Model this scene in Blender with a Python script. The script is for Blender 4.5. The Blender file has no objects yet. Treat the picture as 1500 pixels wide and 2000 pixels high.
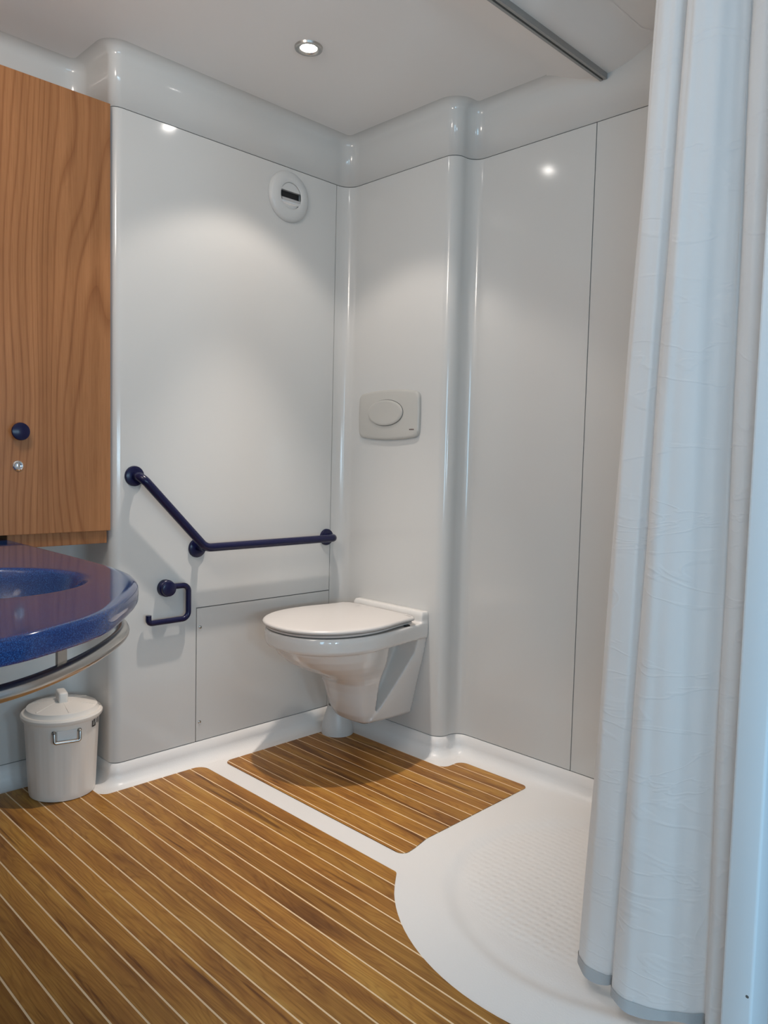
import bpy, bmesh, math, random
from mathutils import Vector, Matrix
random.seed(7)
S = bpy.context.scene
COL = S.collection
PI = math.pi

# ------------------------------------------------------------------ camera
cam_d = bpy.data.cameras.new('camera'); cam = bpy.data.objects.new('camera', cam_d); COL.objects.link(cam)
rot = Matrix(((0.7065854607, 0.0314821568, -0.7069270546),
              (-0.7072172773, 0.0654383429, -0.7039613242),
              (0.0240979142, 0.9973598634, 0.0685025069)))
cam.matrix_world = Matrix.Translation((-1.9327, -2.1442, 1.0)) @ rot.to_4x4()
cam_d.sensor_fit = 'VERTICAL'; cam_d.sensor_height = 36.0; cam_d.lens = 36.0 * 1502 / 2000
cam_d.clip_start = 0.02
S.camera = cam

# ------------------------------------------------------------------ world, lights, exposure
W = bpy.data.worlds.new('outside'); S.world = W; W.use_nodes = True
W.node_tree.nodes['Background'].inputs[0].default_value = (0.62, 0.78, 1.0, 1)
W.node_tree.nodes['Background'].inputs[1].default_value = 0.30
vs = S.view_settings
vs.view_transform = 'Standard'; vs.look = 'None'; vs.gamma = 1.0; vs.use_curve_mapping = False
vs.exposure = 0.43
S.cycles.max_bounces = 14; S.cycles.diffuse_bounces = 9; S.cycles.glossy_bounces = 6

def area(name, loc, target, sx, sy, power, color):
    d = bpy.data.lights.new(name, 'AREA'); d.shape = 'RECTANGLE'; d.size = sx; d.size_y = sy
    d.energy = power; d.color = color
    o = bpy.data.objects.new(name, d); COL.objects.link(o); o.location = loc
    o.rotation_euler = (Vector(target) - Vector(loc)).to_track_quat('-Z', 'Y').to_euler()
    return o
# daylight from the windows of the next room, behind the camera
for i, x in enumerate((-2.9, -1.9, -0.9)):
    area('window_daylight', (x, -4.6, 1.0), (x + 0.2, 0, 1.0), 0.40, 0.42, 12, (0.52, 0.80, 1.0))
area('side_blue_fill', (-3.6, -3.25, 1.2), (-0.65, -1.7, 1.0), 0.8, 1.2, 22, (0.38, 0.74, 1.0))  # added blue fill for curtain and door frame, no window known there
DOWN_POWER = 7.5; BEAM_POWER = 60.0
WARM = (1.0, 0.90, 0.81)
def spot(loc, power, angle, blend, parent=None, radius=0.022, tilt=(0, 0, 0)):
    d = bpy.data.lights.new('lamp_light', 'SPOT'); d.energy = power; d.spot_size = angle; d.spot_blend = blend
    d.shadow_soft_size = radius; d.color = WARM
    o = bpy.data.objects.new('lamp_light', d); COL.objects.link(o)
    o.rotation_euler = tilt
    if parent: o.parent = parent; o.location = Vector(loc) - wpos(parent)
    else: o.location = loc
    return o
# added soft fill over the vanity, above the frame; no fixture known there
ld = bpy.data.lights.new('upper_fill_light', 'POINT'); ld.shadow_soft_size = 0.11; ld.energy = 10.5; ld.color = WARM
lo = bpy.data.objects.new('upper_fill_light', ld); COL.objects.link(lo); lo.location = (-1.72, -0.85, 1.99)

# ------------------------------------------------------------------ helpers
WP = {}
def wpos(o): return Vector(WP.get(o.name, (0, 0, 0)))
def put(o, parent):
    COL.objects.link(o)
    if parent is not None:
        o.parent = parent; o.location = -wpos(parent)
    WP[o.name] = (0, 0, 0)
    return o
def empty(name, loc, label=None, cat=None, group=None):
    o = bpy.data.objects.new(name, None); COL.objects.link(o); o.location = loc; o.empty_display_size = 0.05
    WP[o.name] = tuple(loc); tag(o, label, cat, group); return o
def tag(o, label=None, cat=None, group=None, kind=None):
    if label: o['label'] = label
    if cat: o['category'] = cat
    if group: o['group'] = group
    if kind: o['kind'] = kind
    return o
def obj(name, bm, mat, parent=None, smooth=None, recalc=True):
    """links a bmesh (in world coordinates) as one mesh object; smooth = auto smooth angle in degrees"""
    if recalc: bmesh.ops.recalc_face_normals(bm, faces=bm.faces[:])
    if smooth is not None:
        a = math.radians(smooth)
        for f in bm.faces: f.smooth = True
        for e in bm.edges:
            e.smooth = not (len(e.link_faces) == 2 and e.calc_face_angle(0) > a)
    me = bpy.data.meshes.new(name); bm.to_mesh(me); bm.free()
    me.materials.append(mat)
    return put(bpy.data.objects.new(name, me), parent)
def box(bm, x0, x1, y0, y1, z0, z1, bevel=0.0, seg=2):
    vs_ = [bm.verts.new(p) for p in ((x0,y0,z0),(x1,y0,z0),(x1,y1,z0),(x0,y1,z0),(x0,y0,z1),(x1,y0,z1),(x1,y1,z1),(x0,y1,z1))]
    fs = [bm.faces.new([vs_[i] for i in q]) for q in ((3,2,1,0),(4,5,6,7),(0,1,5,4),(1,2,6,5),(2,3,7,6),(3,0,4,7))]
    if bevel:
        es = list({e for f in fs for e in f.edges})
        bmesh.ops.bevel(bm, geom=es, offset=bevel, segments=seg, profile=0.5, affect='EDGES')
def frame(d):
    d = Vector(d).normalized()
    a = Vector((0, 0, 1)) if abs(d.z) < 0.9 else Vector((1, 0, 0))
    u = d.cross(a).normalized(); return u, d.cross(u).normalized()
def lathe(bm, prof, origin=(0, 0, 0), axis=(0, 0, 1), n=40, mod=None):
    """prof = (radius, height along axis) pairs; radius 0 closes with a point"""
    o = Vector(origin); d = Vector(axis).normalized(); u, v = frame(d)
    rings = []
    for r, h in prof:
        if r < 1e-6: rings.append([bm.verts.new(o + d * h)])
        else:
            ring = []
            for i in range(n):
                t = 2 * PI * i / n; rr = r * (mod(t, h) if mod else 1)
                ring.append(bm.verts.new(o + d * h + (u * math.cos(t) + v * math.sin(t)) * rr))
            rings.append(ring)
    for a, b in zip(rings, rings[1:]):
        for i in range(n):
            j = (i + 1) % n
            if len(a) == 1 and len(b) == 1: continue
            if len(a) == 1: bm.faces.new((a[0], b[i], b[j]))
            elif len(b) == 1: bm.faces.new((a[i], a[j], b[0]))
            else: bm.faces.new((a[i], a[j], b[j], b[i]))
def bend(pts, r, seg=8):
    """polyline with its inner corners rounded"""
    pts = [Vector(p) for p in pts]; out = [pts[0]]
    for k in range(1, len(pts) - 1):
        p, a, b = pts[k], pts[k-1], pts[k+1]
        rr = r[k-1] if isinstance(r, (list, tuple)) else r
        u = (a - p).normalized(); v = (b - p).normalized()
        ang = u.angle(v)
        t = min(rr / math.tan(ang / 2), (a - p).length * 0.48, (b - p).length * 0.48)
        q = t * math.tan(ang / 2)
        c = p + (u + v).normalized() * (q / math.sin(ang / 2))
        s0 = p + u * t; s1 = p + v * t
        for i in range(seg + 1):
            w = i / seg; e0 = s0 - c; e1 = s1 - c; th = e0.angle(e1)
            out.append(c + (e0*math.sin((1-w)*th) + e1*math.sin(w*th)) / math.sin(th))
    out.append(pts[-1]); return out
def spline(pts, n=8, closed=False):
    pts = [Vector(p) for p in pts]; m = len(pts); out = []
    for i in range(m if closed else m - 1):
        P = [pts[(i + k) % m] if closed else pts[max(0, min(m - 1, i + k))] for k in (-1, 0, 1, 2)]
        for j in range(n):
            t = j / n
            out.append(0.5 * ((2*P[1]) + (P[2]-P[0])*t + (2*P[0]-5*P[1]+4*P[2]-P[3])*t*t + (3*P[1]-P[0]-3*P[2]+P[3])*t**3))
    if not closed: out.append(pts[-1])
    return out
def tube(bm, pts, r, n=16, cap=True):
    pts = [Vector(p) for p in pts]; rings = []
    d = (pts[1] - pts[0]).normalized(); u, v = frame(d)
    for i, p in enumerate(pts):
        nd = ((pts[min(i+1, len(pts)-1)] - pts[max(i-1, 0)])).normalized()
        q = d.rotation_difference(nd); u = q @ u; v = q @ v; d = nd
        rr = r(i / (len(pts) - 1)) if callable(r) else r
        rings.append([bm.verts.new(p + (u * math.cos(2*PI*k/n) + v * math.sin(2*PI*k/n)) * rr) for k in range(n)])
    for a, b in zip(rings, rings[1:]):
        for k in range(n): bm.faces.new((a[k], a[(k+1) % n], b[(k+1) % n], b[k]))
    if cap: bm.faces.new(rings[0]); bm.faces.new(rings[-1])
def loft(bm, rings, cap=True):
    R = [[bm.verts.new(p) for p in r] for r in rings]; n = len(R[0])
    for a, b in zip(R, R[1:]):
        for k in range(n): bm.faces.new((a[k], a[(k+1) % n], b[(k+1) % n], b[k]))
    if cap: bm.faces.new(R[0]); bm.faces.new(R[-1])
def round_poly(corners, seg=6):
    """corners = (x, y, radius); returns a rounded 2D outline"""
    out = []; m = len(corners)
    for k in range(m):
        p = Vector(corners[k][:2]); r = corners[k][2]
        a = Vector(corners[k-1][:2]); b = Vector(corners[(k+1) % m][:2])
        if r <= 0: out.append(p); continue
        u = (a - p).normalized(); v = (b - p).normalized(); ang = u.angle(v)
        t = min(r / math.tan(ang / 2), (a-p).length*0.49, (b-p).length*0.49); q = t * math.tan(ang / 2)
        c = p + (u + v).normalized() * (q / math.sin(ang / 2))
        a0 = (p + u * t) - c; a1 = (p + v * t) - c
        th = math.atan2(a0.x*a1.y - a0.y*a1.x, a0.dot(a1))
        for i in range(seg + 1):
            w = th * i / seg; cs, sn = math.cos(w), math.sin(w)
            out.append(c + Vector((a0.x*cs - a0.y*sn, a0.x*sn + a0.y*cs)))
    return out

# ------------------------------------------------------------------ materials
def mat(name, color=(0.8, 0.8, 0.8), rough=0.4, metal=0.0, spec=0.5, coat=0.0, coat_rough=0.05, emit=None, bump=None):
    m = bpy.data.materials.new(name); m.use_nodes = True; nt = m.node_tree; b = nt.nodes['Principled BSDF']
    b.inputs['Base Color'].default_value = (*color, 1); b.inputs['Roughness'].default_value = rough
    b.inputs['Metallic'].default_value = metal; b.inputs['Specular IOR Level'].default_value = spec
    b.inputs['Coat Weight'].default_value = coat; b.inputs['Coat Roughness'].default_value = coat_rough
    if emit:
        b.inputs['Emission Color'].default_value = (*emit[:3], 1); b.inputs['Emission Strength'].default_value = emit[3]
    if bump:
        scale, strength, dist = bump
        tc = nt.nodes.new('ShaderNodeTexCoord'); n = nt.nodes.new('ShaderNodeTexNoise'); bp = nt.nodes.new('ShaderNodeBump')
        n.inputs['Scale'].default_value = scale; n.inputs['Detail'].default_value = 2
        bp.inputs['Strength'].default_value = strength; bp.inputs['Distance'].default_value = dist
        nt.links.new(tc.outputs['Object'], n.inputs['Vector']); nt.links.new(n.outputs['Fac'], bp.inputs['Height'])
        nt.links.new(bp.outputs['Normal'], b.inputs['Normal'])
    return m
class NT:
    def __init__(s, m): s.nt = m.node_tree; s.b = s.nt.nodes['Principled BSDF']
    def n(s, t, **kw):
        x = s.nt.nodes.new('ShaderNode' + t)
        for k, v in kw.items():
            if k in x.inputs: x.inputs[k].default_value = v
            else: setattr(x, k, v)
        return x
    def l(s, a, b): s.nt.links.new(a, b)
    def ramp(s, fac, stops):
        r = s.nt.nodes.new('ShaderNodeValToRGB'); e = r.color_ramp.elements
        while len(e) < len(stops): e.new(0.5)
        for el, (p, c) in zip(e, stops): el.position = p; el.color = (*c, 1) if len(c) == 3 else c
        s.l(fac, r.inputs[0]); return r.outputs[0]
    def mix(s, fac, a, b, mode='MIX'):
        x = s.nt.nodes.new('ShaderNodeMix'); x.data_type = 'RGBA'; x.blend_type = mode
        for i, v in ((0, fac), (6, a), (7, b)):
            if hasattr(v, 'links'): s.l(v, x.inputs[i])
            else: x.inputs[i].default_value = v if i == 0 else (*v, 1)
        return x.outputs[2]
    def mapping(s, vec, scale=(1,1,1), loc=(0,0,0)):
        m = s.n('Mapping'); m.inputs['Scale'].default_value = scale; m.inputs['Location'].default_value = loc
        s.l(vec, m.inputs['Vector']); return m.outputs[0]
    def noise(s, vec, scale, detail=3, rough=0.5, dist=0.0):
        x = s.n('TexNoise'); x.inputs['Scale'].default_value = scale; x.inputs['Detail'].default_value = detail
        x.inputs['Roughness'].default_value = rough; x.inputs['Distortion'].default_value = dist
        s.l(vec, x.inputs['Vector']); return x.outputs['Fac']
    def bump(s, h, strength, dist):
        x = s.n('Bump'); x.inputs['Strength'].default_value = strength; x.inputs['Distance'].default_value = dist
        s.l(h, x.inputs['Height']); s.l(x.outputs[0], s.b.inputs['Normal'])

GEL = mat('white_gelcoat', (0.645, 0.635, 0.615), 0.12, spec=0.5, bump=(3.0, 0.06, 0.02))
SEAM = mat('grey_sealant', (0.11, 0.11, 0.105), 0.7)
CEIL = mat('ceiling_gelcoat', (0.87, 0.85, 0.83), 0.55, bump=(300, 0.04, 0.001))
SLAB = mat('vanity_blue', (0.02, 0.06, 0.25), 0.09, coat=0.25)
NAVY = mat('navy_plastic', (0.006, 0.007, 0.042), 0.26, spec=0.4)
STEEL = mat('brushed_steel', (0.52, 0.51, 0.49), 0.24, metal=1.0)
CHROME = mat('chrome', (0.75, 0.75, 0.76), 0.10, metal=1.0)
ALU = mat('aluminium_track', (0.38, 0.38, 0.37), 0.45, metal=0.6)
DARK = mat('dark_void', (0.012, 0.012, 0.012), 0.7)
CERAMIC = mat('white_ceramic', (0.73, 0.705, 0.675), 0.09, coat=0.2)
LID = mat('white_seat_plastic', (0.62, 0.59, 0.565), 0.28)
PLAST = mat('white_plastic', (0.76, 0.75, 0.73), 0.32)
GREYPL = mat('light_grey_plastic', (0.54, 0.525, 0.49), 0.30)
BINP = mat('bin_plastic', (0.86, 0.79, 0.715), 0.35)
VENTW = mat('vent_plastic', (0.62, 0.62, 0.61), 0.3)
CLEAR = mat('frosted_plastic', (0.80, 0.80, 0.80), 0.2)
LABEL = mat('label_ink', (0.05, 0.035, 0.03), 0.6)
PAPER = mat('label_paper', (0.70, 0.66, 0.60), 0.6)
DOORW = mat('door_frame_daylight_tint', (0.70, 0.77, 0.82), 0.35)  # white frame, with the blue of the daylight put into its colour
CAULK = mat('cream_caulking', (0.88, 0.66, 0.41), 0.55)
EDGE = mat('mat_edge', (0.20, 0.10, 0.04), 0.6)
LENS = mat('lamp_lens', (1, 1, 1), 0.3, emit=(1.0, 0.95, 0.90, 60.0))
INK = mat('printed_mark', (0.09, 0.05, 0.05), 0.5)
OUT = mat('outer_floor', (0.35, 0.33, 0.31), 0.6)

def floor_mat():
    m = mat('white_tray_gelcoat', (0.84, 0.815, 0.79), 0.34); t = NT(m)
    tc = t.n('TexCoord').outputs['Object']
    fine = t.noise(tc, 260, 2)
    # anti-slip dimples inside the shower tray
    vo = t.n('TexVoronoi'); vo.inputs['Scale'].default_value = 55; vo.feature = 'SMOOTH_F1'; vo.inputs['Randomness'].default_value = 0.25
    t.l(tc, vo.inputs['Vector'])
    d = t.n('VectorMath', operation='DISTANCE'); t.l(tc, d.inputs[0]); d.inputs[1].default_value = (-0.27, -1.28, 0)
    mk = t.n('MapRange'); t.l(d.outputs['Value'], mk.inputs['Value'])
    for k, v in ((1, 0.36), (2, 0.31), (3, 0.0), (4, 1.0)): mk.inputs[k].default_value = v
    mu = t.n('Math', operation='MULTIPLY'); t.l(vo.outputs['Distance'], mu.inputs[0]); t.l(mk.outputs[0], mu.inputs[1])
    m2 = t.n('Math', operation='MULTIPLY_ADD'); t.l(fine, m2.inputs[0]); m2.inputs[1].default_value = 0.10; t.l(mu.outputs[0], m2.inputs[2])
    t.bump(m2.outputs[0], 0.6, 0.006)
    return m
FLOOR = floor_mat()

def cabinet_wood():
    m = mat('cherry_laminate', rough=0.36, spec=0.4); t = NT(m)
    tc = t.n('TexCoord').outputs['Object']
    # slow warp turns vertical bands into cathedral figures
    warp = t.noise(t.mapping(tc, (2.6, 1, 0.55)), 1.0, 2, 0.45)
    sx = t.n('SeparateXYZ'); t.l(tc, sx.inputs[0])
    ph = t.n('Math', operation='MULTIPLY_ADD'); t.l(warp, ph.inputs[0]); ph.inputs[1].default_value = 0.62; t.l(sx.outputs['X'], ph.inputs[2])
    p2 = t.n('Math', operation='MULTIPLY'); t.l(ph.outputs[0], p2.inputs[0]); p2.inputs[1].default_value = 34.0
    fr = t.n('Math', operation='FRACT'); t.l(p2.outputs[0], fr.inputs[0])
    base = t.ramp(t.noise(t.mapping(tc, (30, 1, 0.5)), 1.0, 3), ((0.3, (0.325, 0.138, 0.052)), (0.7, (0.44, 0.198, 0.080))))
    line = t.ramp(fr.outputs[0], ((0.0, (0.60, 0.50, 0.42)), (0.22, (1, 1, 1)), (0.80, (1, 1, 1)), (1.0, (0.74, 0.66, 0.58))))
    c = t.mix(0.72, base, line, 'MULTIPLY')
    pores = t.ramp(t.noise(t.mapping(tc, (420, 1, 9)), 1.0, 3, 0.6), ((0.38, (0.70, 0.62, 0.55)), (0.55, (1, 1, 1))))
    c = t.mix(0.45, c, pores, 'MULTIPLY')
    t.l(c, t.b.inputs['Base Color'])
    return m
WOOD = cabinet_wood()

def teak():
    m = mat('teak_print', rough=0.42, spec=0.30); t = NT(m)
    tc = t.n('TexCoord').outputs['Object']; oi = t.n('ObjectInfo')
    off = t.n('CombineXYZ'); mu = t.n('Math', operation='MULTIPLY'); t.l(oi.outputs['Random'], mu.inputs[0]); mu.inputs[1].default_value = 37.0
    t.l(mu.outputs[0], off.inputs[1]); t.l(mu.outputs[0], off.inputs[2])
    ad = t.n('VectorMath', operation='ADD'); t.l(tc, ad.inputs[0]); t.l(off.outputs[0], ad.inputs[1]); v = ad.outputs[0]
    big = t.noise(t.mapping(v, (16, 2.2, 1)), 1.0, 4, 0.6, 0.6)
    base = t.ramp(big, ((0.28, (0.230, 0.095, 0.020)), (0.44, (0.39, 0.178, 0.036)), (0.58, (0.50, 0.252, 0.050)), (0.74, (0.60, 0.340, 0.075))))
    tint = t.ramp(oi.outputs['Random'], ((0.0, (0.74, 0.68, 0.64)), (0.35, (0.98, 0.94, 0.92)), (0.7, (1.0, 0.93, 0.84)), (1.0, (0.84, 0.80, 0.80))))
    c = t.mix(0.85, base, tint, 'MULTIPLY')
    fib = t.ramp(t.noise(t.mapping(v, (330, 6, 1)), 1.0, 3, 0.7), ((0.28, (0.52, 0.44, 0.38)), (0.58, (1, 1, 1))))
    c = t.mix(0.60, c, fib, 'MULTIPLY')
    wp = t.noise(t.mapping(v, (9, 1.5, 1), (1, 9, 0)), 1.0, 3, 0.55)
    sx = t.n('SeparateXYZ'); t.l(v, sx.inputs[0])
    a1 = t.n('Math', operation='MULTIPLY_ADD'); t.l(wp, a1.inputs[0]); a1.inputs[1].default_value = 0.30; t.l(sx.outputs['X'], a1.inputs[2])
    a2 = t.n('Math', operation='MULTIPLY'); t.l(a1.outputs[0], a2.inputs[0]); a2.inputs[1].default_value = 70.0
    a3 = t.n('Math', operation='FRACT'); t.l(a2.outputs[0], a3.inputs[0])
    fig = t.ramp(a3.outputs[0], ((0.0, (0.62, 0.52, 0.46)), (0.30, (1, 1, 1)), (0.75, (1, 1, 1)), (1.0, (0.70, 0.62, 0.55))))
    c = t.mix(0.55, c, fig, 'MULTIPLY')
    # dark mineral streaks and small knots
    st = t.ramp(t.noise(t.mapping(v, (34, 1.7, 1), (3, 5, 0)), 1.0, 3, 0.6, 0.9), ((0.60, (1, 1, 1)), (0.70, (0.40, 0.31, 0.26))))
    c = t.mix(0.9, c, st, 'MULTIPLY')
    t.l(c, t.b.inputs['Base Color'])
    return m
TEAK = teak()

def blue_slab():
    t = NT(SLAB); tc = t.n('TexCoord').outputs['Object']
    c = t.ramp(t.noise(tc, 620, 2, 0.7), ((0.36, (0.003, 0.018, 0.090)), (0.52, (0.006, 0.042, 0.185)), (0.68, (0.030, 0.125, 0.36))))
    t.l(c, t.b.inputs['Base Color'])
blue_slab()

def curtain_mat():
    m = mat('white_polyester', (0.88, 0.89, 0.90), 0.6, spec=0.25); t = NT(m)
    tc = t.n('TexCoord').outputs['Object']
    cr = t.noise(t.mapping(tc, (4, 4, 11)), 1.0, 3, 0.5, 1.1)
    rid = t.ramp(cr, ((0.47, (0, 0, 0)), (0.5, (1, 1, 1)), (0.53, (0, 0, 0))))
    soft = t.noise(t.mapping(tc, (14, 14, 9)), 1.0, 3, 0.5)
    a = t.n('Math', operation='MULTIPLY_ADD'); t.l(rid, a.inputs[0]); a.inputs[1].default_value = 0.38; t.l(soft, a.inputs[2])
    t.bump(a.outputs[0], 0.30, 0.007)
    tr = t.n('BsdfTranslucent'); tr.inputs['Color'].default_value = (0.88, 0.89, 0.90, 1)
    mx = t.n('MixShader'); mx.inputs[0].default_value = 0.38
    out = t.nt.nodes['Material Output']
    t.l(t.b.outputs[0], mx.inputs[1]); t.l(tr.outputs[0], mx.inputs[2]); t.l(mx.outputs[0], out.inputs['Surface'])
    return m
CURT = curtain_mat()
HEMM = mat('curtain_hem_cloth', (0.44, 0.445, 0.45), 0.7, spec=0.2, bump=(120, 0.2, 0.002))

# ------------------------------------------------------------------ room shell
# plan of the moulded wall, walked with the room on the right-hand side
PLAN = [(-2.10, 0.21, 0), (-0.905, 0.21, 0.05), (-0.905, 0.0, 0.030), (0.0, 0.0, 0.05), (0.0, -0.505, 0.042), (0.095, -0.505, 0.044), (0.095, -1.71, 0)]
def wall_path():
    out = []
    def add(p, n): out.append((Vector(p), Vector(n)))
    m = len(PLAN)
    for k in range(m):
        p = Vector(PLAN[k][:2]); r = PLAN[k][2]
        if r == 0:
            q = Vector(PLAN[1][:2]) - p if k == 0 else p - Vector(PLAN[k-1][:2])
            d = q.normalized(); add(p, (d.y, -d.x)); continue
        d0 = (p - Vector(PLAN[k-1][:2])).normalized(); d1 = (Vector(PLAN[k+1][:2]) - p).normalized()
        turn = d0.x*d1.y - d0.y*d1.x
        n0 = Vector((d0.y, -d0.x)); n1 = Vector((d1.y, -d1.x))
        add(p - d0*(r + 0.003), n0)
        s0 = p - d0*r; c = s0 + (n0 if turn < 0 else -n0)*r
        for i in range(13):
            a = (PI/2)*i/12 * (1 if turn > 0 else -1)
            n = Vector((n0.x*math.cos(a) - n0.y*math.sin(a), n0.x*math.sin(a) + n0.y*math.cos(a)))
            add(c - n*r if turn < 0 else c + n*r, n)
        add(p + d1*(r + 0.003), n1)
    s = [0.0]
    for a, b in zip(out, out[1:]): s.append(s[-1] + (b[0] - a[0]).length)
    return out, s
PATH, PS = wall_path()
def s_at(x=None, y=None, tol=1e-3):
    """arc length where the path has this x on the grab-bar wall, or this y on the shower wall"""
    for i in range(len(PATH) - 1):
        a, b = PATH[i][0], PATH[i+1][0]
        if x is not None and abs(a.y) < tol and abs(b.y) < tol and a.x <= x <= b.x: return PS[i] + (x - a.x)
        if y is not None and abs(a.x - 0.095) < tol and abs(b.x - 0.095) < tol and b.y <= y <= a.y: return PS[i] + (a.y - y)
def sub(s0, s1):
    """path points and normals between two arc lengths"""
    def at(s):
        for i in range(len(PS) - 1):
            if PS[i] <= s <= PS[i+1] + 1e-9:
                w = (s - PS[i]) / max(1e-9, PS[i+1] - PS[i])
                return (PATH[i][0].lerp(PATH[i+1][0], w), PATH[i][1].lerp(PATH[i+1][1], w).normalized())
    r = [at(s0)] + [PATH[i] for i in range(len(PS)) if s0 + 1e-4 < PS[i] < s1 - 1e-4] + [at(s1)]
    return r
def sweep(bm, pts, prof):
    """prof = (inward offset, z)"""
    rows = [[bm.verts.new((p.x + n.x*o, p.y + n.y*o, z)) for p, n in pts] for o, z in prof]
    for a, b in zip(rows, rows[1:]):
        for i in range(len(a) - 1): bm.faces.new((a[i], a[i+1], b[i+1], b[i]))
def panel(name, s0, s1, z0, z1, parent, notch=None, label=None):
    """moulded sheet 4 mm proud of the sealant; notch = (arc length, height): cut out beyond/below it"""
    bm = bmesh.new()
    pts = sub(s0, notch[0]) [:-1] + sub(notch[0], s1) if notch else sub(s0, s1)
    nl = len(sub(s0, notch[0])) - 1 if notch else 0
    zs = [z0, notch[1], z1] if notch else [z0, z1]
    V = [[bm.verts.new((p.x, p.y, z)) for p, n in pts] for z in zs]
    for j in range(len(zs) - 1):
        for i in range(len(pts) - 1):
            if notch and j == 0 and i >= nl: continue
            bm.faces.new((V[j][i], V[j][i+1], V[j+1][i+1], V[j+1][i]))
    nv = {V[j][i]: pts[i][1] for j in range(len(zs)) for i in range(len(pts))}
    be = [e for e in bm.edges if len(e.link_faces) == 1]
    back = {}
    for e in be:
        for v in e.verts:
            if v not in back: back[v] = bm.verts.new((v.co.x - nv[v].x*0.0045, v.co.y - nv[v].y*0.0045, v.co.z))
    for e in be: bm.faces.new((e.verts[0], e.verts[1], back[e.verts[1]], back[e.verts[0]]))
    for v in [v for v in bm.verts if not v.link_faces]: bm.verts.remove(v)
    o = obj(name, bm, GEL, parent, smooth=40, recalc=True)
    if label: o['label'] = label
    return o
ZS, ZT, ZC, G = 0.070, 1.980, 2.150, 0.0015      # skirting seam, frieze seam, ceiling, half seam width
SL = PS[-1]; SC = s_at(x=-0.060); SA = s_at(x=-0.622); SB = s_at(y=-0.950)
def backing(name, s0, s1):
    bm = bmesh.new(); pts = sub(s0, s1)
    prof = [(-0.004, 0.0), (-0.004, 2.16), (-0.02, 2.16), (-0.02, 0.0), (-0.004, 0.0)]
    sweep(bm, pts, prof)
    return tag(obj(name, bm, SEAM, None, smooth=40, recalc=False), kind='structure')
wall_back = backing('wall_back', 0, SC)
wall_right = backing('wall_right', SC, SL)
panel('panel', 0, SC - G, ZS, ZT - G, wall_back, notch=(SA - G, 0.510))
acc = panel('access_panel', SA + G, SC - G, ZS, 0.510 - 2*G, wall_back, label='low rectangular access panel beside the toilet')
panel('panel', SC + G, SB - G, ZS, ZT - G, wall_right)
panel('panel', SB + G, SL, ZS, ZT - G, wall_right)
def frieze(s0, s1, parent):
    bm = bmesh.new(); r = 0.032
    prof = [(-0.004, ZT + G), (0, ZT + G), (0, ZC - r - 0.003)] + [(r - r*math.cos(a), ZC - r + r*math.sin(a)) for a in [PI/2*i/10 for i in range(11)]]
    sweep(bm, sub(s0, s1), prof); obj('frieze', bm, GEL, parent, smooth=40, recalc=False)
frieze(0, SC, wall_back); frieze(SC, SL, wall_right)
for z in (0.445, 0.132):
    bm = bmesh.new(); lathe(bm, [(0, 0.0035), (0.003, 0.0032), (0.0052, 0.0015), (0.0055, 0)], (-0.608, -0.0002, z), (0, -1, 0), 16)
    obj('screw', bm, STEEL, acc, smooth=40)

# floor: one white moulded tray with an upstand, a shallow round shower well inside it
floor = bpy.data.objects.new('floor', None)
def smooth01(t): t = max(0, min(1, t)); return t*t*(3 - 2*t)
def tray_z(x, y):
    sd = max(math.hypot(x + 0.325, y + 1.33) - 0.405, x - 0.035, -1.66 - y)
    return -0.011 * smooth01(-sd / 0.045) - 0.004 * smooth01(-sd / 0.4)
bm = bmesh.new()
xs = [-2.12 + 0.1*i for i in range(14)] + [-0.82 + 0.0125*i for i in range(77)]
ys = [-1.76 + 0.0125*i for i in range(77)] + [-0.79 + 0.1*i for i in range(11)]
g = [[bm.verts.new((x, y, tray_z(x, y))) for x in xs] for y in ys]
for j in range(len(ys) - 1):
    for i in range(len(xs) - 1): bm.faces.new((g[j][i], g[j][i+1], g[j+1][i+1], g[j+1][i]))
floor = tag(obj('floor', bm, FLOOR, None, smooth=60), kind='structure')
bm = bmesh.new(); r = 0.034
sweep(bm, sub(0, SL), [(r + 0.02, -0.003)] + [(r - r*math.sin(a), 0.0004 + r - r*math.cos(a)) for a in [PI/2*i/8 for i in range(9)]] + [(0, ZS - 2*G), (-0.004, ZS - 2*G)])
obj('upstand', bm, FLOOR, floor, smooth=40, recalc=False)

# ceiling with the moulded rib that carries the curtain track
bm = bmesh.new(); box(bm, -2.16, 0.12, -1.80, 0.24, ZC, ZC + 0.03)
ceiling = tag(obj('ceiling', bm, CEIL), kind='structure')
bm = bmesh.new()
prof = [(0.15*math.cos(PI*i/24), -0.044*math.sin(PI*i/24)**4) for i in range(25)]
rows = []
for x in (-0.78, -0.74, -0.70, -0.66, -0.62, 0.02, 0.05, 0.075, 0.0955):
    k = 1.0 if x < 0.03 else 1.0 + 0.25*(x - 0.02)/0.07
    rows.append([bm.verts.new((x, -0.966 + p*k, ZC - 0.0005 + q*smooth01((x + 0.78)/0.16))) for p, q in prof])
for a, b in zip(rows, rows[1:]):
    for i in range(len(a) - 1): bm.faces.new((a[i], a[i+1], b[i+1], b[i]))
obj('track_rib', bm, CEIL, ceiling, smooth=60)
bm = bmesh.new(); rows = [[bm.verts.new((-0.60 + p, y, ZC - 0.0006 + q)) for p, q in prof] for y in (-0.93, -1.712)]
for i in range(len(prof) - 1): bm.faces.new((rows[0][i], rows[0][i+1], rows[1][i+1], rows[1][i]))
obj('track_rib', bm, CEIL, ceiling, smooth=60)

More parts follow.
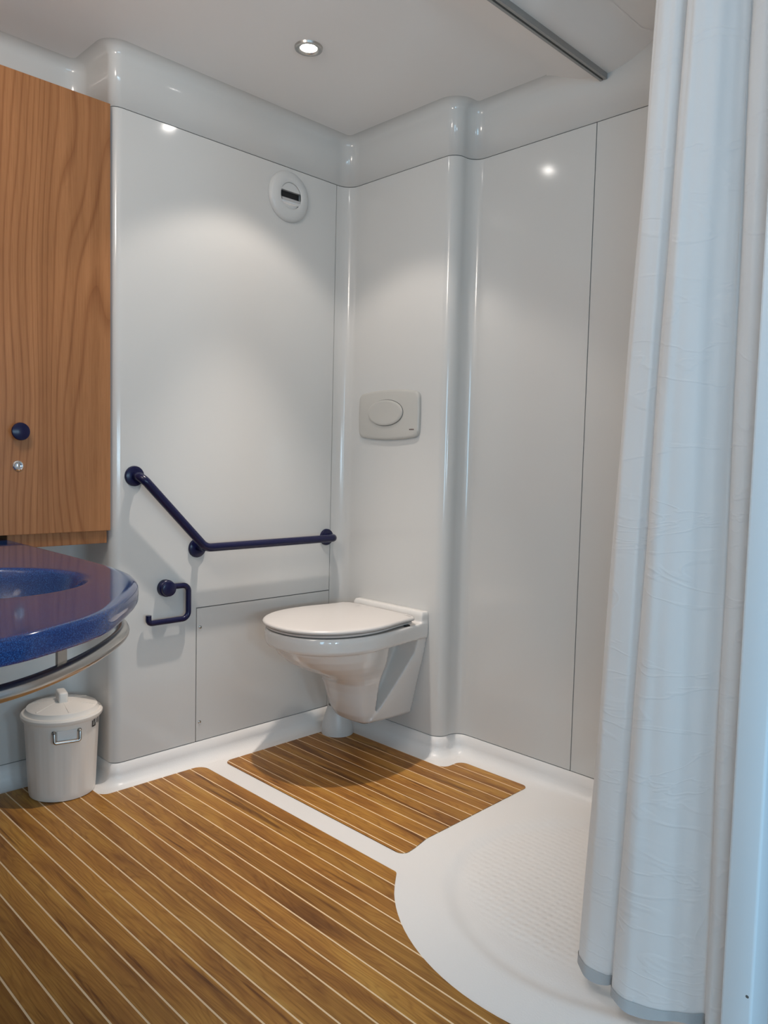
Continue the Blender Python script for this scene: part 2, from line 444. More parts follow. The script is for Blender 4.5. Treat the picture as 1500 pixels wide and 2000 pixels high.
# left wall, front wall and the doorway the photograph is taken from
bm = bmesh.new(); box(bm, -2.14, -2.10, -1.75, 0.22, 0, 2.16)
tag(obj('wall_left', bm, GEL), kind='structure')
bm = bmesh.new()
box(bm, -0.62, 0.115, -1.742, -1.709, 0, 2.16); box(bm, -2.14, -1.93, -1.742, -1.709, 0, 2.16); box(bm, -1.93, -0.62, -1.742, -1.709, 2.06, 2.16)
tag(obj('wall_front', bm, GEL), kind='structure')
bm = bmesh.new(); box(bm, -0.690, -0.608, -1.752, -1.704, 0.0, 2.07, 0.005, 3)
door = tag(obj('door_1', bm, DOORW, None, smooth=40), kind='structure')
bm = bmesh.new(); box(bm, -1.95, -1.88, -1.752, -1.704, 0.0, 2.07, 0.005, 3); obj('jamb', bm, DOORW, door, smooth=40)
bm = bmesh.new(); box(bm, -1.88, -0.690, -1.752, -1.704, 2.03, 2.10, 0.004, 2); obj('head_jamb', bm, DOORW, door, smooth=40)
bm = bmesh.new(); lathe(bm, [(0, 0.0008), (0.0022, 0.0006), (0.0027, 0)], (-0.6899, -1.744, 0.165), (-1, 0, 0), 14); obj('screw', bm, SEAM, door, smooth=40)
bm = bmesh.new(); box(bm, -4.2, 1.2, -5.2, -1.755, -0.05, -0.012)
tag(obj('floor', bm, OUT), kind='structure')

# ------------------------------------------------------------------ teak floor inlays
def clip_strip(outline, x0, x1):
    bm = bmesh.new(); vs_ = [bm.verts.new((p.x, p.y, 0)) for p in outline]; f_ = bm.faces.new(vs_); bmesh.ops.triangulate(bm, faces=[f_])
    for x, n in ((x0, (-1, 0, 0)), (x1, (1, 0, 0))):
        bmesh.ops.bisect_plane(bm, geom=bm.verts[:] + bm.edges[:] + bm.faces[:], plane_co=(x, 0, 0), plane_no=n, clear_outer=True)
    return bm
def extrude_flat(bm, z0, z1):
    top = bm.faces[:]
    for v in bm.verts: v.co.z = z0
    r = bmesh.ops.extrude_face_region(bm, geom=top)
    for v in [q for q in r['geom'] if isinstance(q, bmesh.types.BMVert)]: v.co.z = z1
def teak_mat(outline, xline, loc, label):
    t = empty('teak_floor_inlay', loc, label, 'floor mat', 'teak inlays set into the white floor')
    bm = bmesh.new(); bm.faces.new([bm.verts.new((p.x, p.y, 0)) for p in outline]); extrude_flat(bm, 0.0002, 0.0016)
    obj('caulking', bm, CAULK, t)
    xmin = min(p.x for p in outline); xmax = max(p.x for p in outline)
    pitch, w = 0.0487, 0.0042
    k = math.floor((xmin - xline) / pitch)
    while xline + k*pitch < xmax:
        a, b = xline + k*pitch + w/2, xline + (k+1)*pitch - w/2; k += 1
        if b < xmin or a > xmax or min(b, xmax) - max(a, xmin) < 0.003: continue
        bm = clip_strip(outline, a, b)
        if not bm.faces: bm.free(); continue
        todo = set(bm.faces)
        while todo:
            isl = {todo.pop()}; st = list(isl)
            while st:
                for e in st.pop().edges:
                    for f in e.link_faces:
                        if f in todo: todo.remove(f); isl.add(f); st.append(f)
            b2 = bmesh.new(); mp = {}
            for f in isl:
                for v in f.verts:
                    if v not in mp: mp[v] = b2.verts.new(v.co)
            for f in isl: b2.faces.new([mp[v] for v in f.verts])
            if sum(f.calc_area() for f in b2.faces) < 2e-5: b2.free(); continue
            extrude_flat(b2, 0.0003, 0.0021)
            obj('plank', b2, TEAK, t)
        bm.free()
    return t
ARC = lambda a0, a1, n, r=0.513: [(-0.325 + r*math.cos(math.radians(a0 + (a1-a0)*i/n)), -1.33 + r*math.sin(math.radians(a0 + (a1-a0)*i/n))) for i in range(n + 1)]
big = [(-0.620, -0.040, 0.035), (-0.620, -0.910, 0.014), (-0.664, -0.946, 0.03)] + [(x, y, 0) for x, y in ARC(135.5, 228, 30)] + \
      [(-0.66, -1.706, 0), (-2.06, -1.706, 0.02), (-2.06, 0.165, 0.03), (-0.958, 0.165, 0.02), (-0.958, -0.040, 0.03)]
teak_mat(round_poly(big), -0.665, (-1.35, -0.85, 0), 'large teak-striped floor inlay with a curved edge, in front of the vanity')
small = [(-0.550, -0.058, 0.025), (-0.550, -0.866, 0.028), (-0.500, -0.8600, 0.03), (-0.440, -0.8470, 0.1), (0.034, -0.842, 0.020),
         (0.034, -0.575, 0.030), (-0.052, -0.575, 0.030), (-0.052, -0.058, 0.02)]
teak_mat(round_poly(small), -0.4905, (-0.30, -0.45, 0), 'small notched teak-striped floor inlay beneath the toilet')

# ------------------------------------------------------------------ wooden wall cabinet
cab = empty('wall_cabinet', (-1.3, 0.1, 0.735), 'tall cherry-wood wall cabinet recessed beside the grab bar, with navy knob', 'cabinet')
bm = bmesh.new(); box(bm, -1.70, -0.912, 0.021, 0.203, 0.790, 1.976, 0.001, 1); obj('body', bm, WOOD, cab)
bm = bmesh.new(); box(bm, -1.192, -0.914, 0.016, 0.203, 0.735, 0.789, 0.001, 1); obj('bottom_rail', bm, WOOD, cab)
bm = bmesh.new(); box(bm, -1.2175, -0.9105, -0.001, 0.0195, 0.7735, 1.979, 0.0012, 2); dr = obj('door', bm, WOOD, cab)
bm = bmesh.new(); box(bm, -1.70, -1.220, -0.001, 0.0195, 0.7735, 1.979, 0.0012, 2); obj('door', bm, WOOD, cab)
bm = bmesh.new(); lathe(bm, [(0, 0), (0.0105, 0), (0.0105, 0.010), (0.014, 0.013), (0.0225, 0.018), (0.0238, 0.021), (0.0225, 0.025), (0.016, 0.0275), (0, 0.0285)], (-1.168, -0.001, 1.050), (0, -1, 0), 32)
obj('knob', bm, NAVY, dr, smooth=35)['label'] = 'round navy knob'
bm = bmesh.new(); lathe(bm, [(0.0075, 0.0015), (0.0082, 0.004), (0.0105, 0.0045), (0.0135, 0.003), (0.0145, 0)], (-1.169, -0.001, 0.959), (0, -1, 0), 28)
lathe(bm, [(0, 0.002), (0.0075, 0.0015)], (-1.169, -0.001, 0.959), (0, -1, 0), 28)
box(bm, -1.1705, -1.1675, -0.0045, -0.002, 0.955, 0.963)
obj('lock', bm, CHROME, dr, smooth=35)['label'] = 'small chrome cylinder lock'

# ------------------------------------------------------------------ blue vanity top with basin and towel rail
van = empty('vanity_top', (-1.60, -0.55, 0.72), 'speckled blue vanity top with integral round basin below the cabinet', 'washbasin')
ZV = 0.760
right = [(-1.188, 0.195), (-1.187, -0.20), (-1.187, -0.53), (-1.199, -0.67), (-1.220, -0.755), (-1.261, -0.845), (-1.348, -0.964), (-1.423, -1.047), (-1.521, -1.103), (-1.600, -1.128), (-1.75, -1.138), (-2.095, -1.125)]
out = [Vector((p.x, p.y)) for p in spline([(x, y, 0) for x, y in right], 8)]
def dense(a, b, n): return [Vector(a).lerp(Vector(b), i/n) for i in range(1, n)]
out += dense(out[-1], (-2.095, 0.195), 24) + [Vector((-2.095, 0.195))] + dense((-2.095, 0.195), out[0], 20)
BC = Vector((-1.467, -0.655)); BR = 0.183
def ring(fr, z):        # ring between basin rim (0) and outline (1)
    return [(*(BC + (p - BC).normalized()*BR).lerp(p, fr), z) for p in out]
def oring(inset, z): return [(*(p - (p - BC).normalized()*inset), z) for p in out]
def bring(r, z): return [(*(BC + (p - BC).normalized()*r), z) for p in out]
rings = [bring(0.012, ZV-0.112), bring(0.05, ZV-0.110), bring(0.10, ZV-0.098), bring(0.135, ZV-0.077), bring(0.158, ZV-0.048), bring(0.170, ZV-0.022), bring(0.1755, ZV-0.008), bring(0.180, ZV-0.0015), bring(0.186, ZV), bring(0.193, ZV)]
rings += [oring(0.02, ZV), oring(0.0105, ZV), oring(0.0055, ZV-0.0012), oring(0.0018, ZV-0.0045), oring(0.0, ZV-0.009), oring(0.0, ZV-0.031), oring(0.002, ZV-0.035), oring(0.006, ZV-0.0365)]
rings += [bring(0.195, ZV-0.0365), bring(0.17, ZV-0.075), bring(0.14, ZV-0.105), bring(0.06, ZV-0.127)]
bm = bmesh.new(); loft(bm, rings); obj('worktop', bm, SLAB, van, smooth=50)
bm = bmesh.new(); lathe(bm, [(0, 0.003), (0.014, 0.0025), (0.022, 0.004), (0.026, 0.002), (0.027, 0)], (BC.x, BC.y, ZV-0.1115), (0, 0, 1), 24); obj('drain', bm, CHROME, van, smooth=40)
rail_pts = spline([(-1.232, -0.30, 0.671), (-1.231, -0.55, 0.671), (-1.240, -0.70, 0.671), (-1.276, -0.815, 0.671), (-1.36, -0.918, 0.671), (-1.464, -1.006, 0.671), (-1.573, -1.062, 0.671), (-1.72, -1.085, 0.671), (-2.0, -1.085, 0.671)], 8)
bm = bmesh.new(); tube(bm, rail_pts, 0.0125, 18); tr = obj('towel_rail', bm, STEEL, van, smooth=60)
tr['label'] = 'curved stainless towel rail under the blue top'
def bracket(p, d):
    bm = bmesh.new(); d = Vector(d).normalized(); n = Vector((-d.y, d.x, 0)); P = Vector(p)
    c = [P + d*a + n*b for a, b in ((-0.0115, -0.002), (0.0115, -0.002), (0.0115, 0.002), (-0.0115, 0.002))]
    loft(bm, [[(q.x, q.y, z) for q in c] for z in (0.676, 0.7245)]); obj('bracket', bm, STEEL, van)
bracket((-1.466, -1.004, 0), (0.83, 0.56, 0)); bracket((-1.232, -0.50, 0), (0, 1, 0)); bracket((-1.80, -1.085, 0), (1, 0, 0))

# ------------------------------------------------------------------ navy grab bar and roll holder
gb = empty('grab_bar', (-0.623, 0, 0.70), 'long navy angled grab bar on the white wall beside the toilet', 'grab bar')
YB = -0.050
pts = bend([(-0.837, -0.002, 0.932), (-0.837, YB, 0.930), (-0.621, YB, 0.708), (-0.076, YB, 0.7090), (-0.076, -0.002, 0.7090)], [0.03, 0.05, 0.03], 10)
bm = bmesh.new(); tube(bm, pts, 0.0135, 20); obj('bar', bm, NAVY, gb, smooth=60)
bm = bmesh.new(); tube(bm, [(-0.623, -0.002, 0.705), (-0.624, YB, 0.709)], 0.0115, 16); obj('standoff', bm, NAVY, gb, smooth=60)
for x, z in ((-0.837, 0.932), (-0.623, 0.703), (-0.080, 0.7085)):
    bm = bmesh.new(); lathe(bm, [(0, 0.011), (0.014, 0.011), (0.022, 0.0105), (0.0285, 0.008), (0.0305, 0.004), (0.0305, 0)], (x, -0.0005, z), (0, -1, 0), 36)
    obj('flange', bm, NAVY, gb, smooth=35)
rh = empty('toilet_roll_holder', (-0.735, 0, 0.587), 'small empty navy toilet roll holder under the grab bar', 'roll holder')
bm = bmesh.new(); lathe(bm, [(0, 0.032), (0.019, 0.032), (0.0225, 0.0305), (0.0235, 0.028), (0.0235, 0.020), (0.0255, 0.0185), (0.0265, 0.016), (0.0265, 0)], (-0.735, -0.0005, 0.586), (0, -1, 0), 32)
obj('mount', bm, NAVY, rh, smooth=35)
pts = bend([(-0.72, -0.021, 0.591), (-0.664, -0.021, 0.591), (-0.664, -0.021, 0.485), (-0.800, -0.021, 0.485), (-0.800, -0.021, 0.510)], [0.02, 0.022, 0.012], 8)
bm = bmesh.new(); tube(bm, pts, 0.0088, 16); obj('roll_arm', bm, NAVY, rh, smooth=60)

# ------------------------------------------------------------------ toilet
TY = -0.275
def egg(xf, xm, hw, xb, hb, z, n=20, p=2.15, m=7):
    """outline: superellipse nose from x = xf to xm, then sides that ease to half width hb at xb"""
    half = []
    for i in range(n + 1):
        a = PI/2 * i / n
        half.append((xm - (xm - xf)*abs(math.cos(a))**(2/p), hw*abs(math.sin(a))**(2/p)))
    for i in range(1, m + 1):
        w = i / m; half.append((xm + (xb - xm)*w, hw + (hb - hw)*smooth01(w)))
    return [(x, TY - y, z) for x, y in half] + [(x, TY + y, z) for x, y in reversed(half[1:])]
toilet = empty('wall_hung_toilet', (-0.15, TY, 0.11), 'white wall-hung toilet with closed lid in the corner', 'toilet')
bm = bmesh.new()
# rim slab running back to the wall
loft(bm, [egg(-0.497, -0.27, 0.194, -0.003, 0.170, 0.402), egg(-0.505, -0.27, 0.200, -0.003, 0.172, 0.412), egg(-0.507, -0.27, 0.202, -0.003, 0.173, 0.440), egg(-0.503, -0.27, 0.199, -0.003, 0.172, 0.455)])
# bowl and trap
XB = -0.165
lv = [(0.415, -0.487, -0.28, 0.190, 0.150), (0.395, -0.478, -0.28, 0.186, 0.150), (0.370, -0.458, -0.275, 0.177, 0.147), (0.345, -0.428, -0.265, 0.163, 0.142), (0.322, -0.388, -0.255, 0.146, 0.135),
      (0.303, -0.345, -0.245, 0.128, 0.126), (0.285, -0.306, -0.230, 0.114, 0.118), (0.265, -0.281, -0.222, 0.103, 0.111), (0.235, -0.265, -0.215, 0.096, 0.104), (0.190, -0.250, -0.208, 0.090, 0.098), (0.150, -0.232, -0.200, 0.083, 0.091), (0.125, -0.212, -0.190, 0.074, 0.082), (0.114, -0.190, -0.178, 0.058, 0.062)]
loft(bm, [egg(xf, xm, hw, XB, hb, z) for z, xf, xm, hw, hb in lv])
# back plate, tapering down the wall, and its foot
def plate(sec):
    return [[(0.0, TY - hw, z), (x, TY - hw*k, z), (x, TY + hw*k, z), (0.0, TY + hw, z)] for x, hw, k, z in sec]
loft(bm, plate([(-0.028, 0.168, 0.985, 0.492), (-0.034, 0.171, 0.99, 0.480), (-0.036, 0.172, 0.99, 0.43), (-0.040, 0.163, 0.97, 0.39), (-0.044, 0.156, 0.96, 0.350), (-0.100, 0.130, 0.93, 0.250), (-0.158, 0.110, 0.91, 0.165), (-0.185, 0.100, 0.88, 0.130), (-0.180, 0.090, 0.85, 0.120)]))
box(bm, -0.18, 0.0, TY - 0.058, TY + 0.058, 0.13, 0.42)
me = bpy.data.meshes.new('pan_raw'); bm.to_mesh(me); bm.free()
tmp = bpy.data.objects.new('pan_raw', me); COL.objects.link(tmp)
rm = tmp.modifiers.new('r', 'REMESH'); rm.mode = 'VOXEL'; rm.voxel_size = 0.0035
sm = tmp.modifiers.new('s', 'SMOOTH'); sm.factor = 0.5; sm.iterations = 6
dg = bpy.context.evaluated_depsgraph_get(); ev = tmp.evaluated_get(dg)
bm = bmesh.new(); bm.from_mesh(ev.to_mesh()); ev.to_mesh_clear()
bpy.data.objects.remove(tmp, do_unlink=True)
for v in bm.verts: v.co.x = min(v.co.x, -0.0004)
obj('pan', bm, CERAMIC, toilet, smooth=180)
# seat and lid
def lid_outline(grow, z, n=22):
    pts = egg(-0.512 - grow, -0.275, 0.203 + grow, -0.085, 0.176 + grow, z, n, 2.2, 6)
    h = len(pts)//2; f = pts[:h + 1]
    xb, yb = f[-1][0], TY - f[-1][1]
    out_ = f[:]
    for i in range(1, 8):
        a = PI/2*i/8; out_.append((xb + (0.030 + grow)*math.sin(a), TY - (yb - 0.060 + 0.060*math.cos(a)), z))
    half = out_
    return half + [(x, 2*TY - y, zz) for x, y, zz in reversed(half[1:])]
bm = bmesh.new(); loft(bm, [lid_outline(g_, z) for g_, z in ((-0.016, 0.4585), (-0.010, 0.4595), (-0.008, 0.4655), (-0.012, 0.4675))]); obj('seat', bm, LID, toilet, smooth=50)
bm = bmesh.new(); loft(bm, [lid_outline(g_, z) for g_, z in ((-0.006, 0.4695), (-0.001, 0.4705), (0.001, 0.474), (0.0, 0.478), (-0.004, 0.4815), (-0.012, 0.483), (-0.05, 0.4845), (-0.10, 0.4850))]); obj('lid', bm, LID, toilet, smooth=50)
for dy in (-0.075, 0.075):
    bm = bmesh.new(); tube(bm, [(-0.052, TY + dy - 0.024, 0.468), (-0.052, TY + dy + 0.024, 0.468)], 0.0085, 14)
    box(bm, -0.060, -0.044, TY + dy - 0.012, TY + dy + 0.012, 0.4535, 0.468); obj('hinge', bm, CHROME, toilet, smooth=40)
for sy in (-1, 1):
    bm = bmesh.new(); box(bm, -0.118, -0.098, TY + sy*0.170 - 0.006, TY + sy*0.170 + 0.006, 0.454, 0.4595, 0.001, 1); obj('seat_buffer', bm, DARK, toilet)

# toilet brush in its cone
tb = empty('toilet_brush', (-0.092, -0.098, 0.0021), 'white conical toilet brush holder on the floor behind the toilet', 'toilet brush')
def at(x, y, z): return (x, y, z)
bm = bmesh.new(); lathe(bm, [(0, 0.003), (0.053, 0.002), (0.058, 0), (0.0585, 0.006), (0.056, 0.03), (0.048, 0.066), (0.036, 0.101), (0.0345, 0.104), (0.0325, 0.102), (0.042, 0.066), (0.05, 0.012), (0, 0.010)], (-0.092, -0.098, 0.0021), (0, 0, 1), 40)
obj('holder', bm, PLAST, tb, smooth=40)
bm = bmesh.new(); lathe(bm, [(0, 0.012), (0.022, 0.014), (0.027, 0.03), (0.027, 0.075), (0.02, 0.085), (0.011, 0.088), (0.011, 0.18), (0.013, 0.21), (0.016, 0.26), (0.013, 0.275), (0, 0.278)], (-0.089, -0.094, 0.0021), (0.0, 0.06, 1), 24)
obj('brush_handle', bm, CLEAR, tb, smooth=40)

# ------------------------------------------------------------------ flush plate
fp = empty('flush_plate', (0, -0.237, 1.155), 'pale grey flush plate with a large oval button above the toilet', 'flush plate')
def barrel(w, h, bw, bh, r, x):
    cs = [(-w, -h), (w, -h), (w, h), (-w, h)]; ol = round_poly([(a, b, r) for a, b in cs], 8)
    res = []
    for k in range(len(ol)):
        a, b = ol[k], ol[(k+1) % len(ol)]
        nsub = 12 if (b - a).length > 0.05 else 1
        for i in range(nsub):
            p = a.lerp(b, i/nsub); fy, fz = p.x / w, p.y / h
            res.append((x, -0.237 + p.x + bw*fy*max(0, 1 - fz*fz), 1.155 + p.y + bh*fz*max(0, 1 - fy*fy)))
    return res
bm = bmesh.new(); loft(bm, [barrel(0.1445 - i, 0.0765 - i, 0.004, 0.0105, 0.020, x) for i, x in ((0, -0.0005), (0, -0.007), (0.0012, -0.010), (0.004, -0.0125), (0.009, -0.014))]); obj('cover', bm, GREYPL, fp, smooth=35)
def oval(a, b, x, n=48): return [(x, -0.229 + a*math.cos(2*PI*i/n), 1.162 + b*math.sin(2*PI*i/n)) for i in range(n)]
bm = bmesh.new(); loft(bm, [oval(0.0862, 0.0462, -0.0139), oval(0.0862, 0.0462, -0.0143)]); obj('button_gap', bm, SEAM, fp)
bm = bmesh.new(); loft(bm, [oval(0.0845, 0.0445, -0.0138), oval(0.0845, 0.0445, -0.0185), oval(0.082, 0.042, -0.0205), oval(0.074, 0.037, -0.0212), oval(0.04, 0.02, -0.0195)]); obj('button', bm, GREYPL, fp, smooth=35)
bm = bmesh.new()
for i in range(4): box(bm, -0.0146, -0.0138, -0.366 + 0.0055*i, -0.366 + 0.0055*i + 0.0042, 1.1010, 1.1050)
obj('printed_mark', bm, INK, fp)

# ------------------------------------------------------------------ air vent
vt = empty('air_vent', (-0.279, 0, 1.882), 'round white air vent high on the wall by the corner', 'vent')
VC = (-0.279, -0.0005, 1.882)
bm = bmesh.new(); lathe(bm, [(0.084, 0), (0.084, 0.004), (0.0815, 0.009), (0.074, 0.0145), (0.060, 0.0185), (0.046, 0.0195), (0.0445, 0.0185), (0.043, 0.0165)], VC, (0, -1, 0), 56)
obj('cover', bm, VENTW, vt, smooth=40)
# raised half disc over the slot, the dark slot, and the chrome flap below it
def fan(bm, cx, cz, r, y0, y1, a0, a1, n=24):
    f = [(cx + r*math.cos(a0 + (a1-a0)*i/n), cz + r*math.sin(a0 + (a1-a0)*i/n)) for i in range(n + 1)]
    loft(bm, [[(x, y, z) for x, z in f] for y in (y0, y1)])
bm = bmesh.new(); fan(bm, -0.279, 1.882, 0.0425, -0.001, -0.016, 0.36, PI - 0.36); obj('baffle', bm, VENTW, vt, smooth=30)
bm = bmesh.new(); fan(bm, -0.279, 1.882, 0.0425, -0.001, -0.0145, PI + 0.75, 2*PI - 0.75); obj('baffle', bm, VENTW, vt, smooth=30)
bm = bmesh.new(); box(bm, -0.3205, -0.2375, -0.006, -0.001, 1.85, 1.899); obj('slot', bm, DARK, vt)
bm = bmesh.new()
sec = [(-0.0045, 1.874), (-0.013, 1.8745), (-0.018, 1.872), (-0.0195, 1.865), (-0.018, 1.856), (-0.014, 1.852), (-0.0045, 1.852)]
loft(bm, [[(x, y, z) for y, z in sec] for x in (-0.318, -0.240)]); obj('flap', bm, CHROME, vt, smooth=40)

# ------------------------------------------------------------------ pedal-less bin
BX, BY, BZ = -1.022, 0.078, 0.0022
wb = empty('waste_bin', (BX, BY, BZ), 'white lidded plastic waste bin standing under the blue vanity', 'waste bin')
bm = bmesh.new()
flute = lambda t, h: 1.0 - (0.012 if 0.02 < h < 0.205 else 0.0) * (0.5 + 0.5*math.tanh(6*math.cos(14*t)))
lathe(bm, [(0, 0.002), (0.080, 0.0), (0.0905, 0.002), (0.092, 0.010), (0.0925, 0.018), (0.093, 0.024), (0.1015, 0.20), (0.102, 0.208), (0.1025, 0.215), (0.1035, 0.238), (0, 0.238)], (BX, BY, BZ), (0, 0, 1), 168, flute)
obj('bucket', bm, BINP, wb, smooth=35)
bm = bmesh.new()
rib = lambda t, h: 1.0
lathe(bm, [(0.104, 0.226), (0.109, 0.226), (0.1125, 0.231), (0.1125, 0.238), (0.1085, 0.243), (0.103, 0.2435), (0.1, 0.247), (0.097, 0.2555), (0.093, 0.2575), (0.03, 0.2695), (0, 0.272)], (BX, BY, BZ), (0, 0, 1), 64)
for k in range(6):
    a = 2*PI*k/6 + 0.35; c, s_ = math.cos(a), math.sin(a)
    q = [(-0.0025, 0.02, 0.2715), (0.0025, 0.02, 0.2715), (0.0025, 0.092, 0.2592), (-0.0025, 0.092, 0.2592)]
    top = [(BX + y*c - x*s_, BY + y*s_ + x*c, BZ + z) for x, y, z in q]; low = [(x, y, z - 0.006) for x, y, z in top]
    loft(bm, [low, top])
lid = obj('lid', bm, BINP, wb, smooth=35)
bm = bmesh.new(); box(bm, -0.013, 0.013, -0.028, 0.028, 0.262, 0.299, 0.006, 3)
bmesh.ops.rotate(bm, cent=(0, 0, 0), matrix=Matrix.Rotation(-0.22, 3, 'Z'), verts=bm.verts[:]); bmesh.ops.translate(bm, vec=(BX, BY, BZ), verts=bm.verts[:])
obj('lid_grip', bm, BINP, lid, smooth=40)
# chrome bail handle facing the doorway, and its twin behind
for k, ha in enumerate((math.radians(-105), math.radians(75))):
    e = Vector((math.cos(ha), math.sin(ha), 0)); tdir = Vector((-e.y, e.x, 0)); O = Vector((BX, BY, BZ))
    P = lambda a, h, o_: O + e*(math.sqrt(max(0, 0.103**2 - a*a)) + o_) + tdir*a + Vector((0, 0, h))
    bm = bmesh.new(); tube(bm, bend([P(-0.034, 0.207, -0.001), P(-0.034, 0.207, 0.007), P(-0.034, 0.180, 0.011), P(0.034, 0.180, 0.011), P(0.034, 0.207, 0.007), P(0.034, 0.207, -0.001)], 0.006, 6), 0.0044, 10)
    hd = obj('handle', bm, STEEL, wb, smooth=60); hd['label'] = 'grey metal bail handle'
    bm = bmesh.new()
    bm.free()
    for a in (-0.034, 0.034):
        bm = bmesh.new(); lathe(bm, [(0, 0.004), (0.004, 0.004), (0.006, 0.002), (0.006, 0)], P(a, 0.207, 0.0), e, 14)
        obj('rivet', bm, STEEL, hd, smooth=40)
    bm = bmesh.new(); c = [P(a, h, 0.0012) for a, h in ((-0.026, 0.184), (0.026, 0.184), (0.026, 0.212), (-0.026, 0.212))]
    loft(bm, [[tuple(v) for v in c], [tuple(v + e*0.002) for v in c]]); obj('grip_plate', bm, PLAST, hd)
# printed sticker
ha = math.radians(-62)
def sticker(a0, a1, h0, h1, d, m, name, nn=6):
    bm = bmesh.new(); r1 = []
    for h in (h0, h1): r1.append([(BX + (0.1027 + d)*math.cos(a0 + (a1-a0)*i/nn), BY + (0.1027 + d)*math.sin(a0 + (a1-a0)*i/nn), BZ + h) for i in range(nn + 1)])
    V = [[bm.verts.new(p) for p in r] for r in r1]
    for i in range(nn): bm.faces.new((V[0][i], V[0][i+1], V[1][i+1], V[1][i]))
    return obj(name, bm, m, wb, smooth=40)
sticker(ha, ha + 0.42, 0.200, 0.223, 0.0006, PAPER, 'sticker')
bm = bmesh.new()
for (u0, u1, v0, v1) in ((0, .42, 0, .22), (0, .10, .22, .9), (.14, .20, .3, 1), (.24, .36, .55, 1), (.28, .42, .22, .5), (.52, .60, .3, .9), (.72, .78, .2, .95), (.84, .92, .2, .95)):
    q = []
    for h in (0.201 + 0.021*v0, 0.201 + 0.021*v1):
        q.append([(BX + 0.1037*math.cos(ha + 0.01 + 0.40*u), BY + 0.1037*math.sin(ha + 0.01 + 0.40*u), BZ + h) for u in (u0, (u0+u1)/2, u1)])
    V = [[bm.verts.new(p) for p in r] for r in q]
    for i in range(2): bm.faces.new((V[0][i], V[0][i+1], V[1][i+1], V[1][i]))
obj('sticker_print', bm, LABEL, wb)

# ------------------------------------------------------------------ recessed ceiling light
LX, LY = -0.512, -0.386
dl = empty('recessed_downlight', (LX, LY, ZC), 'small round chrome recessed spotlight in the ceiling', 'ceiling light')
bm = bmesh.new(); lathe(bm, [(0.0225, -0.004), (0.0235, 0.002), (0.027, 0.006), (0.034, 0.0075), (0.0385, 0.0055), (0.040, 0)], (LX, LY, ZC), (0, 0, -1), 40); obj('bezel', bm, STEEL, dl, smooth=40)
bm = bmesh.new(); lathe(bm, [(0, 0.005), (0.012, 0.0045), (0.018, 0.003), (0.023, -0.001)], (LX, LY, ZC), (0, 0, -1), 32); obj('lens', bm, LENS, dl, smooth=60)
spot((LX, LY, ZC - 0.035), DOWN_POWER, math.radians(102), 0.30, dl)
spot((LX, LY, ZC - 0.035), BEAM_POWER, math.radians(58), 1.0, dl)

# ------------------------------------------------------------------ curtain track and shower curtain
track = bend([(0.093, -0.966, 2.090), (-0.60, -0.966, 2.090), (-0.60, -1.700, 2.090)], 0.12, 12)
rs = []
sec = [(-0.011, 0.009), (0.011, 0.009), (0.011, -0.008), (0.003, -0.008), (0.003, 0.001), (-0.003, 0.001), (-0.003, -0.008), (-0.011, -0.008)]
for i, p in enumerate(track):
    d = (track[min(i+1, len(track)-1)] - track[max(i-1, 0)]).normalized(); n = Vector((-d.y, d.x, 0))
    rs.append([tuple(p + n*a + Vector((0, 0, b + 0.008))) for a, b in sec])
bm = bmesh.new(); loft(bm, rs); o = obj('curtain_track', bm, ALU)
tag(o, 'grey aluminium curtain track under the ceiling, running to the shower wall', 'curtain rail')

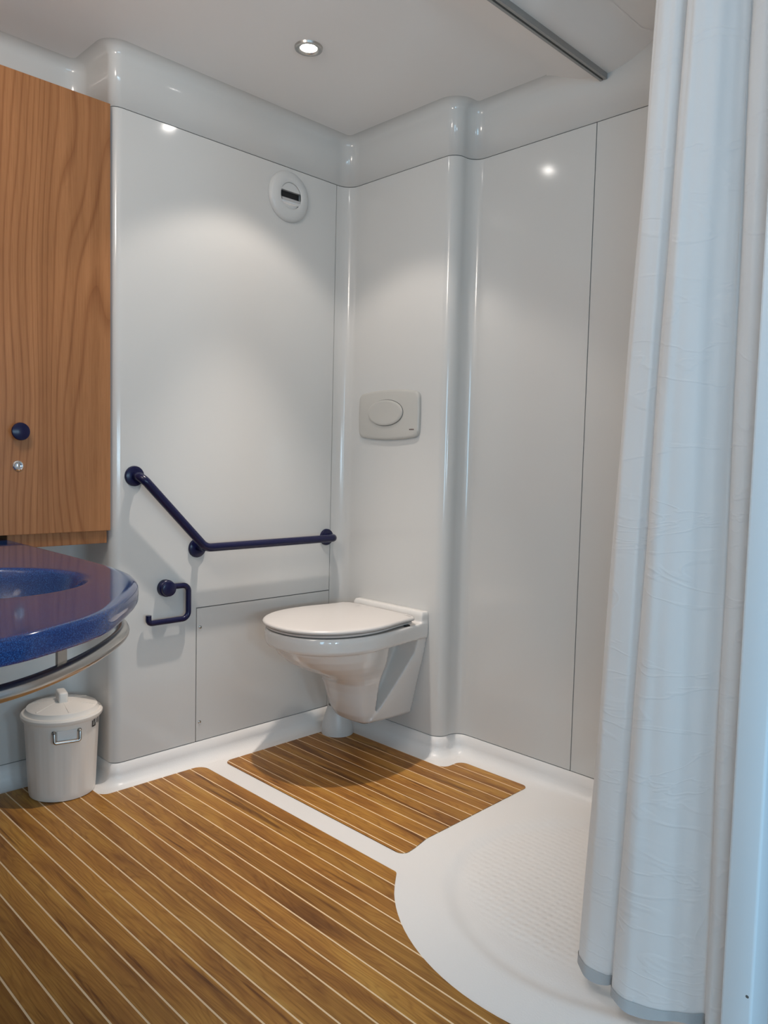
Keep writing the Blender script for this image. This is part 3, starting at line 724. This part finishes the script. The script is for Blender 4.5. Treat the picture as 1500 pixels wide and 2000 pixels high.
BOT = [(-0.606, -1.402), (-0.622, -1.409), (-0.638, -1.430), (-0.644, -1.457), (-0.638, -1.477), (-0.622, -1.487), (-0.604, -1.4885), (-0.620, -1.4905), (-0.655, -1.499), (-0.670, -1.516), (-0.672, -1.538), (-0.664, -1.567), (-0.645, -1.600), (-0.624, -1.630), (-0.604, -1.648), (-0.626, -1.658), (-0.640, -1.672), (-0.630, -1.688), (-0.606, -1.696)]
TOP = [(-0.604, -1.470), (-0.617, -1.478), (-0.627, -1.488), (-0.631, -1.509), (-0.627, -1.523), (-0.617, -1.529), (-0.602, -1.527), (-0.613, -1.533), (-0.638, -1.543), (-0.650, -1.556), (-0.650, -1.573), (-0.645, -1.594), (-0.631, -1.615), (-0.617, -1.630), (-0.602, -1.633), (-0.619, -1.645), (-0.633, -1.663), (-0.628, -1.681), (-0.606, -1.692)]
NB = 12
bot = spline([(x, y, 0) for x, y in BOT], NB); top = spline([(x, y, 0) for x, y in TOP], NB)
def cloth(z0, z1, rows, off=0.0):
    G_ = []
    for j in range(rows + 1):
        z = z0 + (z1 - z0)*j/rows; w = (z - 0.02)/(1.80 - 0.02); row = []
        P = [a.lerp(b, w) for a, b in zip(bot, top)]
        for i, p in enumerate(P):
            d = (P[min(i+1, len(P)-1)] - P[max(i-1, 0)]).normalized(); n = Vector((d.y, -d.x, 0))
            s = i / len(P)
            q = 0.0010*math.sin(s*61 + 1.3*math.sin(z*1.7)) + 0.0005*math.sin(s*117 + z*2.1) * (0.4 + 0.6*w)
            q += 0.0016*math.sin(z*9 + s*23)*math.sin(z*3.1 + s*11)
            sag = 0.0
            row.append(Vector((p.x + n.x*(q + off), p.y + n.y*(q + off), z + (0.0035*math.sin(s*30) if j == 0 else 0))))
        G_.append(row)
    return G_
def sheet(bm, G_):
    V = [[bm.verts.new(p) for p in r] for r in G_]
    for a, b in zip(V, V[1:]):
        for i in range(len(a) - 1): bm.faces.new((a[i], a[i+1], b[i+1], b[i]))
cu = empty('shower_curtain', (-0.62, -1.55, 0.02), 'white sheer shower curtain hanging bunched at the right', 'curtain')
bm = bmesh.new(); sheet(bm, cloth(0.019, 2.075, 90)); obj('cloth', bm, CURT, cu, smooth=180, recalc=False)
bm = bmesh.new(); sheet(bm, cloth(0.0185, 0.040, 3, -0.0012)); sheet(bm, cloth(0.0185, 0.040, 3, 0.0012)); obj('hem', bm, HEMM, cu, smooth=180, recalc=False)['label'] = 'darker stitched bottom hem'
for k in range(9):
    y = -1.478 - 0.026*k
    bm = bmesh.new(); box(bm, -0.606, -0.594, y - 0.004, y + 0.004, 2.062, 2.092, 0.0015, 1); obj('glider', bm, PLAST, cu)
